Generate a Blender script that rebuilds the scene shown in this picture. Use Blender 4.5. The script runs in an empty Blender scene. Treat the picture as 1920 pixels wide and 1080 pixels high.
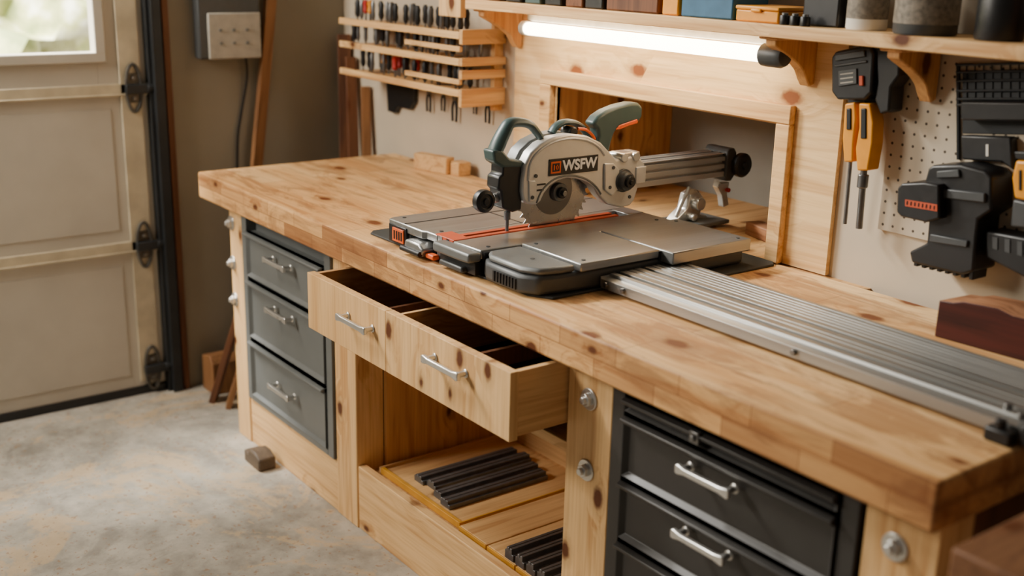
import bpy, bmesh, math, random
from mathutils import Vector, Matrix
random.seed(7)
COL=bpy.context.scene.collection
WO={}
# ---------------------------------------------------------------- materials
def lin(c):
    return tuple(((v/255)/12.92 if v/255<=.04045 else ((v/255+.055)/1.055)**2.4) for v in c)+(1,)
class NT:
    def __init__(s,name):
        s.m=bpy.data.materials.new(name); s.m.use_nodes=True; s.t=s.m.node_tree
        s.b=s.t.nodes['Principled BSDF']
    def n(s,typ,ins=None,**kw):
        nd=s.t.nodes.new(typ)
        for k,v in kw.items(): setattr(nd,k,v)
        if ins:
            for k,v in ins.items():
                if isinstance(v,bpy.types.NodeSocket): s.t.links.new(v,nd.inputs[k])
                elif isinstance(v,float) and nd.inputs[k].type=='VECTOR': nd.inputs[k].default_value=(v,v,v)
                else: nd.inputs[k].default_value=v
        return nd
    def l(s,a,b): s.t.links.new(a,b)
    def ramp(s,fac,stops):
        r=s.n('ShaderNodeValToRGB',{0:fac}); e=r.color_ramp.elements
        while len(e)<len(stops): e.new(.5)
        for i,(p,c) in enumerate(stops):
            e[i].position=p; e[i].color=c
        return r.outputs[0]
    def mix(s,fac,a,b,bt='MIX'):
        m=s.n('ShaderNodeMix',data_type='RGBA',blend_type=bt)
        for i,v in ((0,fac),(6,a),(7,b)):
            if isinstance(v,bpy.types.NodeSocket): s.l(v,m.inputs[i])
            else: m.inputs[i].default_value=v
        return m.outputs[2]
    def coord(s,rnd=True):
        tc=s.n('ShaderNodeTexCoord').outputs['Object']
        if not rnd: return tc
        oi=s.n('ShaderNodeObjectInfo').outputs['Random']
        mu=s.n('ShaderNodeMath',{0:oi,1:13.7},operation='MULTIPLY').outputs[0]
        return s.n('ShaderNodeVectorMath',{0:tc,1:mu},operation='ADD').outputs[0]
    def bump(s,h,st=.2,d=.002):
        b=s.n('ShaderNodeBump',{'Height':h,'Strength':st,'Distance':d}); s.l(b.outputs[0],s.b.inputs['Normal'])
def g(v): return (v,v,v,1)
def wood(name,base,dark,axis='X',knot=(96,52,26),knots=.4,rough=.55,brick=None,kscale=6.0,contrast=1.0,face='Y',stain=0,stcol=(122,76,46)):
    M=NT(name); co=M.coord()
    ai='XYZ'.index(axis); fi='XYZ'.index(face)
    def mp(al,ac):
        sc=[ac,ac,ac]; sc[ai]=al
        return M.n('ShaderNodeMapping',{'Vector':co,'Scale':sc}).outputs[0]
    # 2D knots laid out on the board's face; the grain bends round them
    sp=M.n('ShaderNodeSeparateXYZ',{0:mp(.6,1.0)}); ax=[i for i in range(3) if i!=fi]
    v2=M.n('ShaderNodeCombineXYZ',{0:sp.outputs[ax[0]],1:sp.outputs[ax[1]],2:0.0}).outputs[0]
    vo=M.n('ShaderNodeTexVoronoi',{'Vector':v2,'Scale':kscale,'Randomness':1.0},voronoi_dimensions='2D')
    sc_=M.n('ShaderNodeSeparateColor',{0:vo.outputs['Color']})
    sel=M.ramp(sc_.outputs[0],[(1-knots-.01,g(0)),(1-knots,g(1))]); rnd=sc_.outputs[1]
    near=M.mix(1.0,M.ramp(vo.outputs['Distance'],[(.0,g(1)),(.45,g(0))]),sel,'MULTIPLY')
    off=M.n('ShaderNodeVectorMath',{0:near,1:.05},operation='MULTIPLY').outputs[0]
    def mp2(al,ac):
        sc=[ac,ac,ac]; sc[ai]=al
        c2=M.n('ShaderNodeVectorMath',{0:co,1:off},operation='ADD').outputs[0]
        return M.n('ShaderNodeMapping',{'Vector':c2,'Scale':sc}).outputs[0]
    warp=M.n('ShaderNodeTexNoise',{'Vector':mp(1.6,3.5),'Scale':1.0,'Detail':2.0}).outputs[0]
    g1=M.n('ShaderNodeTexNoise',{'Vector':mp2(1.3,26),'Scale':1.0,'Detail':5.0,'Distortion':1.2}).outputs[0]
    g2=M.n('ShaderNodeTexNoise',{'Vector':mp(5,150),'Scale':1.0,'Detail':2.0}).outputs[0]
    b=lin(base); d=lin(dark)
    c=M.ramp(g1,[(.36,d),(.5,b),(.7,tuple(min(1,v*1.1) for v in b[:3])+(1,))])
    c=M.mix(.35*contrast,c,M.ramp(g2,[(.35,d),(.6,b)]))
    c=M.mix(M.ramp(warp,[(.5,g(0)),(.8,g(.5*contrast))]),c,d)
    if brick:
        w,h,vert,c1,c2=brick
        tc=M.coord(False)
        if vert:
            sp=M.n('ShaderNodeSeparateXYZ',{0:tc})
            v=M.n('ShaderNodeCombineXYZ',{0:sp.outputs[0],1:sp.outputs[2],2:0.0}).outputs[0]
        else: v=tc
        br=M.n('ShaderNodeTexBrick',{'Vector':v,'Color1':lin(c1),'Color2':lin(c2),'Mortar':lin((140,96,62)),'Scale':1.0,'Mortar Size':.0009,'Mortar Smooth':.3,'Bias':-.2,'Brick Width':w,'Row Height':h},offset=.37,offset_frequency=2)
        c=M.mix(.85,c,br.outputs[0],'MULTIPLY')
    nz=M.n('ShaderNodeTexNoise',{'Vector':co,'Scale':60.0,'Detail':2.0}).outputs[0]
    if stain:
        s1=M.n('ShaderNodeTexNoise',{'Vector':mp(3.4,11),'Scale':1.0,'Detail':7.0,'Roughness':.68,'Distortion':.8}).outputs[0]
        c=M.mix(M.ramp(s1,[(.50,g(0)),(.60,g(stain))]),c,lin(stcol))
    if knots>0:
        di=M.n('ShaderNodeMath',{0:nz,1:.06,2:vo.outputs['Distance']},operation='MULTIPLY_ADD').outputs[0]
        di=M.n('ShaderNodeMath',{0:rnd,1:.07,2:di},operation='MULTIPLY_ADD').outputs[0]
        k=M.ramp(di,[(.12,g(1)),(.155,g(.6)),(.18,g(.25)),(.30,g(0))])
        c=M.mix(M.mix(1.0,k,sel,'MULTIPLY'),c,lin(knot))
    M.l(c,M.b.inputs['Base Color']); M.b.inputs['Roughness'].default_value=rough
    M.b.inputs['Specular IOR Level'].default_value=.3
    M.bump(g2,.15,.001)
    return M.m
def plain(name,col,rough=.5,metal=0.0,var=.12,scale=30,bump=.0,emit=None,es=0,coat=0,aniso=None):
    M=NT(name); co=M.coord()
    if aniso is not None:
        sc=[90,90,90]; sc[aniso]=2
        co2=M.n('ShaderNodeMapping',{'Vector':co,'Scale':sc}).outputs[0]; nz=M.n('ShaderNodeTexNoise',{'Vector':co2,'Scale':1.0,'Detail':3.0}).outputs[0]
    else: nz=M.n('ShaderNodeTexNoise',{'Vector':co,'Scale':float(scale),'Detail':4.0}).outputs[0]
    b=lin(col); lo=tuple(v*(1-var) for v in b[:3])+(1,); hi=tuple(min(1,v*(1+var)) for v in b[:3])+(1,)
    M.l(M.ramp(nz,[(.3,lo),(.7,hi)]),M.b.inputs['Base Color'])
    r=M.n('ShaderNodeMapRange',{'Value':nz,'To Min':max(0.,rough-.08),'To Max':min(1.,rough+.08)}); M.l(r.outputs[0],M.b.inputs['Roughness'])
    M.b.inputs['Metallic'].default_value=metal
    if bump: M.bump(nz,bump,.002)
    if emit:
        M.b.inputs['Emission Color'].default_value=lin(emit); M.b.inputs['Emission Strength'].default_value=es
    return M.m
P1=(236,194,136); P2=(200,146,90)
m_top=wood('pine_worktop',(244,210,158),(216,166,110),'X',knots=.5,knot=(118,66,34),brick=(1.1,.094,False,(255,251,242),(234,204,170)),kscale=6.5,face='Z',stain=.55,stcol=(150,96,56))
m_edge=wood('pine_laminated_edge',(228,182,124),(188,132,80),'X',knots=.5,brick=(.17,.043,True,(255,248,238),(146,96,64)),kscale=10,stain=.5)
m_pz=wood('pine_upright',P1,P2,'Z',knots=.5,kscale=8)
m_px=wood('pine_horizontal',P1,P2,'X',knots=.5,kscale=8)
m_pxp=wood('pine_panel',(240,204,148),(214,168,112),'X',knot=(132,76,38),knots=.6,kscale=6)
m_py=wood('pine_depth',(224,182,126),(192,142,90),'Y',knots=.35,kscale=8,face='Z')
m_pyx=wood('pine_side',(228,184,126),(196,144,92),'Y',knots=.35,kscale=8,face='X')
m_pzx=wood('pine_inner_side',(218,166,106),(182,126,76),'Z',knots=.55,kscale=8,face='X')
m_dz=wood('drawer_face_pine',(232,190,132),(202,152,96),'Z',knots=.4,kscale=8,contrast=1.1)
m_dark=wood('stained_brown_wood',(116,74,48),(80,50,34),'Z',knots=.2)
m_batten=wood('aged_batten',(150,106,68),(110,74,46),'Z',knots=.2)
m_mahog=wood('red_brown_wood',(78,34,27),(50,23,19),'X',knots=.0)
m_mahog_top=wood('sawn_block_top',(186,134,98),(146,98,68),'X',knots=.3,face='Z',stain=.5)
m_grey=plain('grey_painted_steel',(104,107,106),.42,.0,.06,20)
m_charc=plain('charcoal_painted_steel',(54,52,50),.40,.0,.08,20)
m_chrome=plain('brushed_zinc',(215,214,210),.30,.8,.05,40)
m_alu=plain('brushed_aluminium',(166,166,163),.38,.8,.12,40,aniso=0)
m_aluy=plain('brushed_aluminium_rail',(204,204,202),.36,.75,.08,40,aniso=1)
m_table=plain('cast_machine_table',(166,167,166),.34,.78,.10,40,aniso=1)
m_cast=plain('grey_cast_housing',(118,120,119),.44,.4,.06,40)
m_castd=plain('dark_cast_housing',(76,78,79),.46,.3,.06,40)
m_silver=plain('silver_painted_guard',(206,205,201),.36,.3,.04,40)
m_black=plain('black_plastic',(26,26,27),.42,0,.1,60)
m_rub=plain('dark_rubber_mat',(56,58,58),.7,0,.12,60,bump=.2)
m_green=plain('slate_green_plastic',(64,84,83),.40,0,.05,40)
m_orange=plain('orange_plastic',(232,98,34),.45,0,.06,40)
m_slot=plain('orange_red_insert',(198,80,42),.5,0,.08,40)
m_yellow=plain('amber_plastic',(226,150,32),.42,0,.06,40)
m_steel=plain('tool_steel',(126,126,126),.36,.85,.1,50)
m_dsteel=plain('grey_bar_steel',(110,111,112),.42,.6,.15,50)
m_blade=plain('blade_steel',(158,158,160),.27,.95,.06,20)
m_bladed=plain('blade_centre_steel',(104,104,106),.32,.95,.06,20)
m_white=plain('white_plastic',(222,218,208),.5,0,.04,30)
m_red=plain('red_plastic',(170,32,28),.45)
m_blue=plain('blue_plastic',(40,90,122),.45)
m_plaster=plain('warm_plaster',(196,182,160),.85,0,.08,4,bump=.1)
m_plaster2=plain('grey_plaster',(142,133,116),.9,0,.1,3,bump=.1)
m_door=plain('cream_door_paint',(194,186,171),.55,0,.06,6)
m_band=plain('door_edge_strip',(196,182,154),.5,0,.16,14)
m_track=plain('dark_track_steel',(46,48,50),.5,.4,.2,10)
m_hinge=plain('worn_hinge_steel',(92,88,82),.45,.6,.3,30)
m_cavity=plain('alcove_grey_board',(142,140,132),.8,0,.08,8)
m_liner=plain('dark_drawer_liner',(44,33,26),.85,0,.2,40)
m_tape=plain('yellow_paint',(214,156,54),.5,0,.12,20)
m_tube=plain('glowing_tube',(255,250,235),.4,emit=(255,243,214),es=17)
m_label=plain('printed_label',(122,112,98),.6,0,.4,90)
m_txtw=plain('white_print',(240,240,238),.5,0,.0)
m_grey2=plain('light_grey_panel',(170,165,154),.5)
def concrete():
    M=NT('dusty_concrete'); co=M.coord(False)
    a=M.n('ShaderNodeTexNoise',{'Vector':co,'Scale':1.6,'Detail':6.0,'Distortion':.6}).outputs[0]
    b=M.n('ShaderNodeTexNoise',{'Vector':co,'Scale':7.0,'Detail':8.0,'Roughness':.68}).outputs[0]
    d=M.n('ShaderNodeTexNoise',{'Vector':co,'Scale':75.0,'Detail':3.0}).outputs[0]
    e=M.n('ShaderNodeTexNoise',{'Vector':co,'Scale':2.7,'Detail':9.0,'Roughness':.74,'Distortion':1.0}).outputs[0]
    c=M.ramp(a,[(.3,lin((140,135,125))),(.5,lin((172,166,154))),(.7,lin((196,188,174)))])
    c=M.mix(.5,c,M.ramp(b,[(.35,lin((106,101,92))),(.65,lin((208,201,187)))]))
    c=M.mix(M.ramp(e,[(.53,g(0)),(.58,g(.55))]),c,lin((206,176,132)))
    c=M.mix(M.ramp(e,[(.36,g(.45)),(.43,g(0))]),c,lin((108,103,96)))
    c=M.mix(M.ramp(d,[(.63,g(0)),(.67,g(.65))]),c,lin((150,114,80)))
    M.l(c,M.b.inputs['Base Color']); M.b.inputs['Roughness'].default_value=.72
    M.bump(b,.35,.004); return M.m
m_floor=concrete()
def pegmat():
    M=NT('perforated_board'); co=M.coord(False); sp=M.n('ShaderNodeSeparateXYZ',{0:co})
    def cell(o):
        a=M.n('ShaderNodeMath',{0:o,1:.026},operation='DIVIDE').outputs[0]
        b=M.n('ShaderNodeMath',{0:a},operation='FRACT').outputs[0]
        return M.n('ShaderNodeMath',{0:b,1:.5},operation='SUBTRACT').outputs[0]
    v=M.n('ShaderNodeCombineXYZ',{0:cell(sp.outputs[0]),1:cell(sp.outputs[2]),2:0.0}).outputs[0]
    L=M.n('ShaderNodeVectorMath',{0:v},operation='LENGTH').outputs['Value']
    c=M.ramp(L,[(.10,lin((70,58,46))),(.14,lin((196,182,160)))])
    M.l(c,M.b.inputs['Base Color']); M.b.inputs['Roughness'].default_value=.7; return M.m
m_peg=pegmat()
def leafmat():
    M=NT('hedge_leaves'); co=M.coord(False)
    a=M.n('ShaderNodeTexNoise',{'Vector':co,'Scale':6.0,'Detail':4.0}).outputs[0]
    M.l(M.ramp(a,[(.35,lin((140,150,96))),(.5,lin((196,198,138))),(.62,lin((250,250,228)))]),M.b.inputs['Base Color'])  # leaves paled towards white; the overexposed daylight outside is put into their colour
    M.b.inputs['Roughness'].default_value=.7; return M.m
m_leaf=leafmat()
# ---------------------------------------------------------------- mesh helpers
def B(): return bmesh.new()
def box(bm,x0,x1,y0,y1,z0,z1):
    r=bmesh.ops.create_cube(bm,size=1)
    for v in r['verts']:
        v.co=Vector((x0+(v.co.x+.5)*(x1-x0),y0+(v.co.y+.5)*(y1-y0),z0+(v.co.z+.5)*(z1-z0)))
    return r['verts']
def cyl(bm,c,axis,r,h,seg=24,r2=None):
    rt={'z':Matrix(),'x':Matrix.Rotation(math.pi/2,4,'Y'),'y':Matrix.Rotation(-math.pi/2,4,'X')}[axis]
    return bmesh.ops.create_cone(bm,cap_ends=True,segments=seg,radius1=r,radius2=r if r2 is None else r2,depth=h,matrix=Matrix.Translation(c)@rt)['verts']
def prism(bm,pts,ax,a0,a1):
    def P(p,a): return {'x':(a,p[0],p[1]),'y':(p[0],a,p[1]),'z':(p[0],p[1],a)}[ax]
    A=[bm.verts.new(P(p,a0)) for p in pts]; C=[bm.verts.new(P(p,a1)) for p in pts]
    bm.faces.new(A); bm.faces.new(C[::-1]); n=len(pts)
    for i in range(n): bm.faces.new((A[i],A[(i+1)%n],C[(i+1)%n],C[i]))
    return A+C
def tube(bm,path,r,seg=12,flat=1.0):
    path=[Vector(p) for p in path]; n=len(path); rs=r if isinstance(r,(list,tuple)) else [r]*n
    if len(rs)!=n:
        rr=[]
        for i in range(n):
            t=i/(n-1)*(len(rs)-1); k=min(int(t),len(rs)-2); rr.append(rs[k]+(rs[k+1]-rs[k])*(t-k))
        rs=rr
    rings=[]; up=Vector((1,0,0)) if all(abs(p.x-path[0].x)<.02 for p in path) else Vector((0,0,1))
    for i,p in enumerate(path):
        t=(path[min(i+1,n-1)]-path[max(i-1,0)]).normalized()
        u=up if abs(t.dot(up))<.95 else Vector((.1,.9,.1)).normalized()
        a=(u-t*u.dot(t)).normalized(); b=t.cross(a)
        rings.append([bm.verts.new(p+(a*math.cos(2*math.pi*k/seg)*flat+b*math.sin(2*math.pi*k/seg))*rs[i]) for k in range(seg)])
    for i in range(n-1):
        for k in range(seg): bm.faces.new((rings[i][k],rings[i][(k+1)%seg],rings[i+1][(k+1)%seg],rings[i+1][k]))
    bm.faces.new(rings[0][::-1]); bm.faces.new(rings[-1])
def smoothpath(pts,k=5):
    P=[Vector(p) for p in pts]; P=[P[0]]+P+[P[-1]]; out=[]
    for i in range(1,len(P)-2):
        for j in range(k):
            t=j/k; a,b,c,d=P[i-1],P[i],P[i+1],P[i+2]
            out.append(.5*((2*b)+(c-a)*t+(2*a-5*b+4*c-d)*t*t+(3*b-a-3*c+d)*t**3))
    out.append(P[-2]); return out
def lathe(bm,c,prof,seg=28,axis='z'):
    rings=[]
    for r,h in prof:
        ring=[]
        for k in range(seg):
            a=2*math.pi*k/seg; u,v=max(r,1e-5)*math.cos(a),max(r,1e-5)*math.sin(a)
            o={'z':(u,v,h),'x':(h,u,v),'y':(u,h,v)}[axis]
            ring.append(bm.verts.new(Vector(c)+Vector(o)))
        rings.append(ring)
    for i in range(len(rings)-1):
        for k in range(seg): bm.faces.new((rings[i][k],rings[i][(k+1)%seg],rings[i+1][(k+1)%seg],rings[i+1][k]))
    bm.faces.new(rings[0][::-1]); bm.faces.new(rings[-1])
def meta(o,label=None,cat=None,group=None,kind=None):
    if label:o['label']=label
    if cat:o['category']=cat
    if group:o['group']=group
    if kind:o['kind']=kind
def obj(name,bm,mat,parent=None,bevel=0,label=None,cat=None,group=None,kind=None,seg=2,matfn=None):
    bmesh.ops.recalc_face_normals(bm,faces=bm.faces)
    xs=[v.co for v in bm.verts]
    mn=Vector([min(v[i] for v in xs) for i in range(3)]); mx=Vector([max(v[i] for v in xs) for i in range(3)])
    O=Vector(((mn.x+mx.x)/2,(mn.y+mx.y)/2,mn.z))
    bmesh.ops.translate(bm,verts=bm.verts,vec=-O)
    me=bpy.data.meshes.new(name)
    mats=mat if isinstance(mat,(list,tuple)) else [mat]
    for m in mats: me.materials.append(m)
    if matfn:
        bm.normal_update()
        for f in bm.faces: f.material_index=matfn(f)
    for f in bm.faces: f.smooth=True
    bm.to_mesh(me); bm.free(); me.set_sharp_from_angle(angle=math.radians(32))
    o=bpy.data.objects.new(name,me); COL.objects.link(o)
    WO[o.name]=O
    if parent: o.parent=parent; o.location=O-WO[parent.name]
    else: o.location=O
    if bevel:
        md=o.modifiers.new('Bevel','BEVEL'); md.width=bevel; md.segments=seg; md.limit_method='ANGLE'; md.angle_limit=math.radians(40)
    meta(o,label,cat,group,kind); return o
def thing(name,loc,label=None,cat=None,group=None,parent=None):
    o=bpy.data.objects.new(name,None); o.empty_display_size=.05; COL.objects.link(o); WO[o.name]=Vector(loc)
    o.location=Vector(loc)-(WO[parent.name] if parent else Vector())
    if parent: o.parent=parent
    meta(o,label,cat,group); return o
def copy_thing(root,delta,rz=0,label=None,swap=None):
    def rec(o,par):
        c=o.copy(); COL.objects.link(c)
        if par: c.parent=par
        else:
            c.location=Vector(o.location)+Vector(delta); c.rotation_euler.z+=rz
            if label: c['label']=label
        for k in list(o.children): rec(k,c)
        return c
    return rec(root,None)
def text(name,body,size,loc,rot,mat,parent,ext=.0006,bold=.0):
    cu=bpy.data.curves.new(name,'FONT'); cu.body=body; cu.size=size; cu.extrude=ext; cu.offset=bold; cu.align_x='CENTER'; cu.align_y='CENTER'
    t=bpy.data.objects.new('tmp',cu); COL.objects.link(t)
    bpy.context.view_layer.update()
    me=bpy.data.meshes.new_from_object(t.evaluated_get(bpy.context.evaluated_depsgraph_get()))
    bpy.data.objects.remove(t)
    me.materials.clear(); me.materials.append(mat)
    o=bpy.data.objects.new(name,me); COL.objects.link(o); o.parent=parent
    o.location=Vector(loc)-WO[parent.name]; o.rotation_euler=rot; WO[o.name]=Vector(loc); return o
def part_box(name,par,mat,bv,*a):
    bm=B(); box(bm,*a); return obj(name,bm,mat,par,bv)
# ---------------------------------------------------------------- room
YW=.77; XW=-.40
bm=B(); box(bm,-1.2,5.2,-4.2,.95,-.1,0); obj('floor',bm,m_floor,kind='structure')
bm=B(); box(bm,XW-.12,XW,.045,YW+.1,0,2.6); box(bm,XW-.12,XW,-4.2,.045,2.2,2.6); obj('wall_left',bm,m_plaster2,kind='structure')
AX0,AX1,AZ0,AZ1=.92,1.765,.9,1.235
bm=B()
box(bm,XW,AX0-.001,YW,YW+.08,0,2.6); box(bm,AX1+.001,5.2,YW,YW+.08,0,2.6)
box(bm,AX0-.001,AX1+.001,YW,YW+.08,AZ1+.001,2.6); box(bm,AX0-.001,AX1+.001,YW,YW+.08,0,AZ0-.02)
obj('wall_back',bm,m_plaster,kind='structure')
bm=B(); box(bm,AX0-.02,AX1+.3,1.24,1.26,AZ0-.02,AZ1+.1); box(bm,AX1+.28,AX1+.3,YW+.08,1.24,AZ0-.02,AZ1+.1); obj('wall_alcove',bm,m_cavity,kind='structure')
bm=B(); box(bm,AX0-.02,AX0,YW-.012,.965,AZ0,AZ1); box(bm,AX0-.02,AX0-.004,.97,1.24,AZ0,AZ1+.1); obj('trim_1',bm,m_pzx,kind='structure')
bm=B(); box(bm,AX0-.02,AX1+.3,YW+.08,1.24,AZ1+.04,AZ1+.06); box(bm,AX0,AX1+.02,YW-.012,YW+.08,AZ1,AZ1+.018); obj('trim_2',bm,m_px,kind='structure')
bm=B(); box(bm,AX0-.02,AX1+.3,YW-.015,1.24,AZ0-.02,AZ0-.002); obj('trim_3',bm,m_py,kind='structure')
bm=B()
box(bm,.71,AX0-.0,YW-.014,YW-.001,.902,1.449); box(bm,AX1,1.945,YW-.014,YW-.001,.902,1.449); box(bm,AX0,AX1,YW-.014,YW-.001,AZ1,1.449)
obj('trim_4',bm,m_pxp,kind='structure')
bm=B(); yf=YW-.034
box(bm,AX0-.06,AX1+.05,yf,YW-.014,AZ1+.005,AZ1+.05); box(bm,AX0-.06,AX0-.01,yf,YW-.014,.902,AZ1+.005); box(bm,AX1+.008,AX1+.05,yf,YW-.014,.902,AZ1+.005)
obj('trim_5',bm,m_px,kind='structure',bevel=.003)
bm=B(); box(bm,2.07,2.9,YW-.009,YW,1.04,1.44); obj('pegboard',bm,m_peg,label='cream perforated tool board fixed to the plaster wall',cat='pegboard')
# garage door
bm=B(); dx=XW-.03
secs=[(.03,.56),(.58,1.12),(1.14,1.70),(1.72,2.2)]
wy0,wy1,wz0,wz1=-.92,-.165,1.25,1.6
for i,(a,b) in enumerate(secs):
    if i==2:
        box(bm,dx-.04,dx,-4.2,wy0,a,b); box(bm,dx-.04,dx,wy1,.0,a,b); box(bm,dx-.04,dx,wy0,wy1,a,wz0); box(bm,dx-.04,dx,wy0,wy1,wz1,b)
    else:
        box(bm,dx-.04,dx,-4.2,.0,a,b)
        box(bm,dx,dx+.003,-1.9,-.13,a+.05,b-.06)
door=obj('door_1',bm,m_door,kind='structure',bevel=.003)
for z in (.57,1.13,1.71):
    bm=B(); box(bm,dx-.035,dx+.010,-4.2,.0,z-.02,z+.016); box(bm,dx-.03,dx+.014,-4.2,.0,z-.026,z-.018); obj('door_rail',bm,m_band,door,.003)
bm=B(); box(bm,dx,dx+.010,-.095,-.02,.05,2.15); obj('door_stile',bm,m_band,door,.003)
bm=B(); box(bm,dx-.04,dx+.01,-4.2,.0,.0,.03); obj('weather_strip',bm,m_black,door,.004)
for z in (.10,.57,1.13):
    h=thing('hinge',(dx+.01,-.04,z),parent=door)
    bm=B(); x=dx+.018; yc=-.05
    ring=[(yc+.026*math.cos(a),z+.082*math.sin(a)) for a in [k*math.pi/12 for k in range(24)]]
    tube(bm,[(x,p[0],p[1]) for p in ring+ring[:1]],.006,8); obj('hinge_loop',bm,m_hinge,h)
    bm=B(); prism(bm,[(yc-.018,z-.05),(yc+.018,z-.05),(yc+.026,z-.02),(yc+.026,z+.02),(yc+.018,z+.05),(yc-.018,z+.05),(yc-.026,z+.02),(yc-.026,z-.02)],'x',x-.010,x-.002); obj('hinge_plate',bm,m_hinge,h,.002)
    for dz in (-.035,.035):
        bm=B(); cyl(bm,(x+.001,yc,z+dz),'x',.007,.008,6); obj('hinge_screw',bm,m_steel,h,.001)
    bm=B(); box(bm,x-.006,x+.018,yc-.032,yc+.06,z-.018,z+.014); obj('hinge_arm',bm,m_track,h,.003)
    bm=B(); cyl(bm,(x+.008,yc+.056,z),'y',.016,.026,18); obj('hinge_roller',bm,m_track,h,.002)
bm=B()
for a in ((wy0-.03,wy1+.03,wz0-.03,wz0+.005),(wy0-.03,wy1+.03,wz1-.005,wz1+.03),(wy0-.03,wy0+.005,wz0,wz1),(wy1-.005,wy1+.03,wz0,wz1)):
    box(bm,dx-.045,dx+.014,*a)
obj('window_1',bm,m_door,kind='structure',bevel=.004)
bm=B(); box(bm,XW-.12,XW+.004,.001,.044,0,2.2); box(bm,XW+.004,XW+.03,.012,.018,.0,2.2); box(bm,XW+.024,XW+.03,.018,.045,.0,2.2)
obj('trim_6',bm,m_track,kind='structure',bevel=.001)
bm=B(); box(bm,XW+.001,XW+.022,.052,.075,0,2.4); obj('trim_7',bm,m_dark,kind='structure',bevel=.002)
bm=B(); bmesh.ops.create_icosphere(bm,subdivisions=5,radius=1.0)
for v in bm.verts:
    n=v.co.normalized(); k=1+.09*math.sin(n.x*13+n.y*7)+.08*math.sin(n.y*19+n.z*11)+.05*math.sin(n.z*31+n.x*23)+random.uniform(-.03,.03)
    v.co=Vector((n.x*.8*k-3.2,n.y*1.5*k-.5,n.z*1.05*k+.9))
obj('garden_hedge',bm,m_leaf,label='sunlit leafy green hedge outside the garage window',cat='hedge',kind='stuff')
# control box
cb=thing('control_box',(XW+.002,.29,1.22),'grey electrical control box with pale cover on the plaster wall','control box')
bm=B(); box(bm,XW,XW+.05,.17,.40,1.225,1.62); obj('housing',bm,m_castd,cb,.006)
bm=B(); box(bm,XW+.05,XW+.062,.20,.398,1.225,1.385); obj('cover',bm,m_grey2,cb,.005)
for i in range(3):
    for j in range(2):
        bm=B(); cyl(bm,(XW+.0635,.245+i*.05,1.28+j*.045),'x',.006,.004,14); obj('button',bm,m_cast,cb,.001)
bm=B(); tube(bm,smoothpath([(XW+.03,.35,1.226),(XW+.02,.355,1.15),(XW+.012,.33,1.02),(XW+.012,.31,.9),(XW+.012,.30,.6),(XW+.012,.30,.3)],6),.005,8); obj('power_cable',bm,m_black,cb)
def beam(name,a,b,w,t,mat,label,cat,group=None):
    a=Vector(a);b=Vector(b); L=(b-a).length
    bm=B(); box(bm,-w/2,w/2,-t/2,t/2,0,L)
    o=obj(name,bm,mat,bevel=.002,label=label,cat=cat,group=group); o.location=a
    o.rotation_euler=(b-a).to_track_quat('Z','Y').to_euler(); return o
beam('leaning_board',(XW+.06,.25,.0),(XW+.025,.50,1.75),.022,.042,m_batten,'long narrow brown batten leaning on the plaster wall','board')
beam('leaning_board',(-.27,.70,.0),(XW+.05,.74,1.3),.05,.02,m_dark,'dark brown stained board standing in the corner','board','boards in the corner')
beam('leaning_board',(-.19,.70,.0),(-.30,.74,1.22),.04,.02,m_dark,'dark brown stained board standing in the corner','board','boards in the corner')
beam('leaning_board',(-.10,.70,.0),(-.20,.745,1.12),.035,.018,m_batten,'brown batten standing in the corner','board','boards in the corner')
beam('offcut_plank',(-.22,.10,.0),(-.05,.32,.86),.06,.022,m_dark,'weathered brown plank leaning between bench and wall','plank','planks by the bench end')
beam('offcut_plank',(-.13,.12,.0),(-.02,.36,.80),.05,.02,m_batten,'brown pine plank leaning between bench and wall','plank','planks by the bench end')
bm=B(); prism(bm,[(-.365,0),(-.26,0),(-.265,.12),(-.29,.15),(-.36,.135)],'y',.12,.22); obj('timber_offcut',bm,m_batten,bevel=.004,label='brown timber offcut standing on the floor by the wall',cat='wood block')
bm=B(); prism(bm,[(.32,0),(.435,0),(.435,.04),(.40,.055),(.36,.055),(.35,.035),(.32,.04)],'y',-.02,.04); obj('floor_block',bm,wood('weathered_wood',(98,84,70),(68,57,47),'X',knots=.2),bevel=.006,label='small weathered wooden block on the concrete floor',cat='wood block')
# ---------------------------------------------------------------- workbench
bm=B(); box(bm,0,2.755,0,.752,.815,.9)
obj('worktop',bm,[m_edge,m_top],bevel=.006,label='long thick laminated pine worktop with knots and worn edge',cat='worktop',matfn=lambda f:1 if f.normal.z>.9 else 0)
wb=thing('workbench_frame',(1.4,.35,0),'pine workbench carcass with bolted posts, drawer and open bay','workbench')
ZT=.815; YF=.06
for x0,x1 in ((.10,.20),(.81,.93),(1.85,1.99),(2.60,2.735)):
    part_box('post',wb,m_pz,.003,x0,x1,YF,YF+.09,0,ZT)
    part_box('post',wb,m_pz,.003,x0,x1,.62,.70,0,ZT)
for x0,x1,h in ((.20,.81,.165),(.93,1.85,.195),(1.99,2.60,.165)):
    part_box('plinth_board',wb,m_px,.002,x0+.001,x1-.001,YF+.004,YF+.03,0,h)
part_box('side_panel',wb,m_pzx,.001,.93,.945,YF+.09,.60,.17,ZT)
part_box('side_panel',wb,m_pzx,.001,1.835,1.85,YF+.09,.60,.17,ZT)
part_box('back_panel',wb,m_px,.001,.945,1.835,.585,.60,.17,ZT)
part_box('deck',wb,m_py,.001,.93,1.85,YF+.03,.60,.155,.17)
part_box('shelf',wb,m_px,.002,.946,1.834,YF+.02,.58,.575,.60)
part_box('side_panel',wb,m_dark,.001,2.71,2.735,.15,.62,.08,ZT)  # dark wood in place of pine: the bench end's shadow put into the colour
part_box('back_panel',wb,m_px,.001,.20,.81,.62,.64,.1,ZT)
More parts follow.
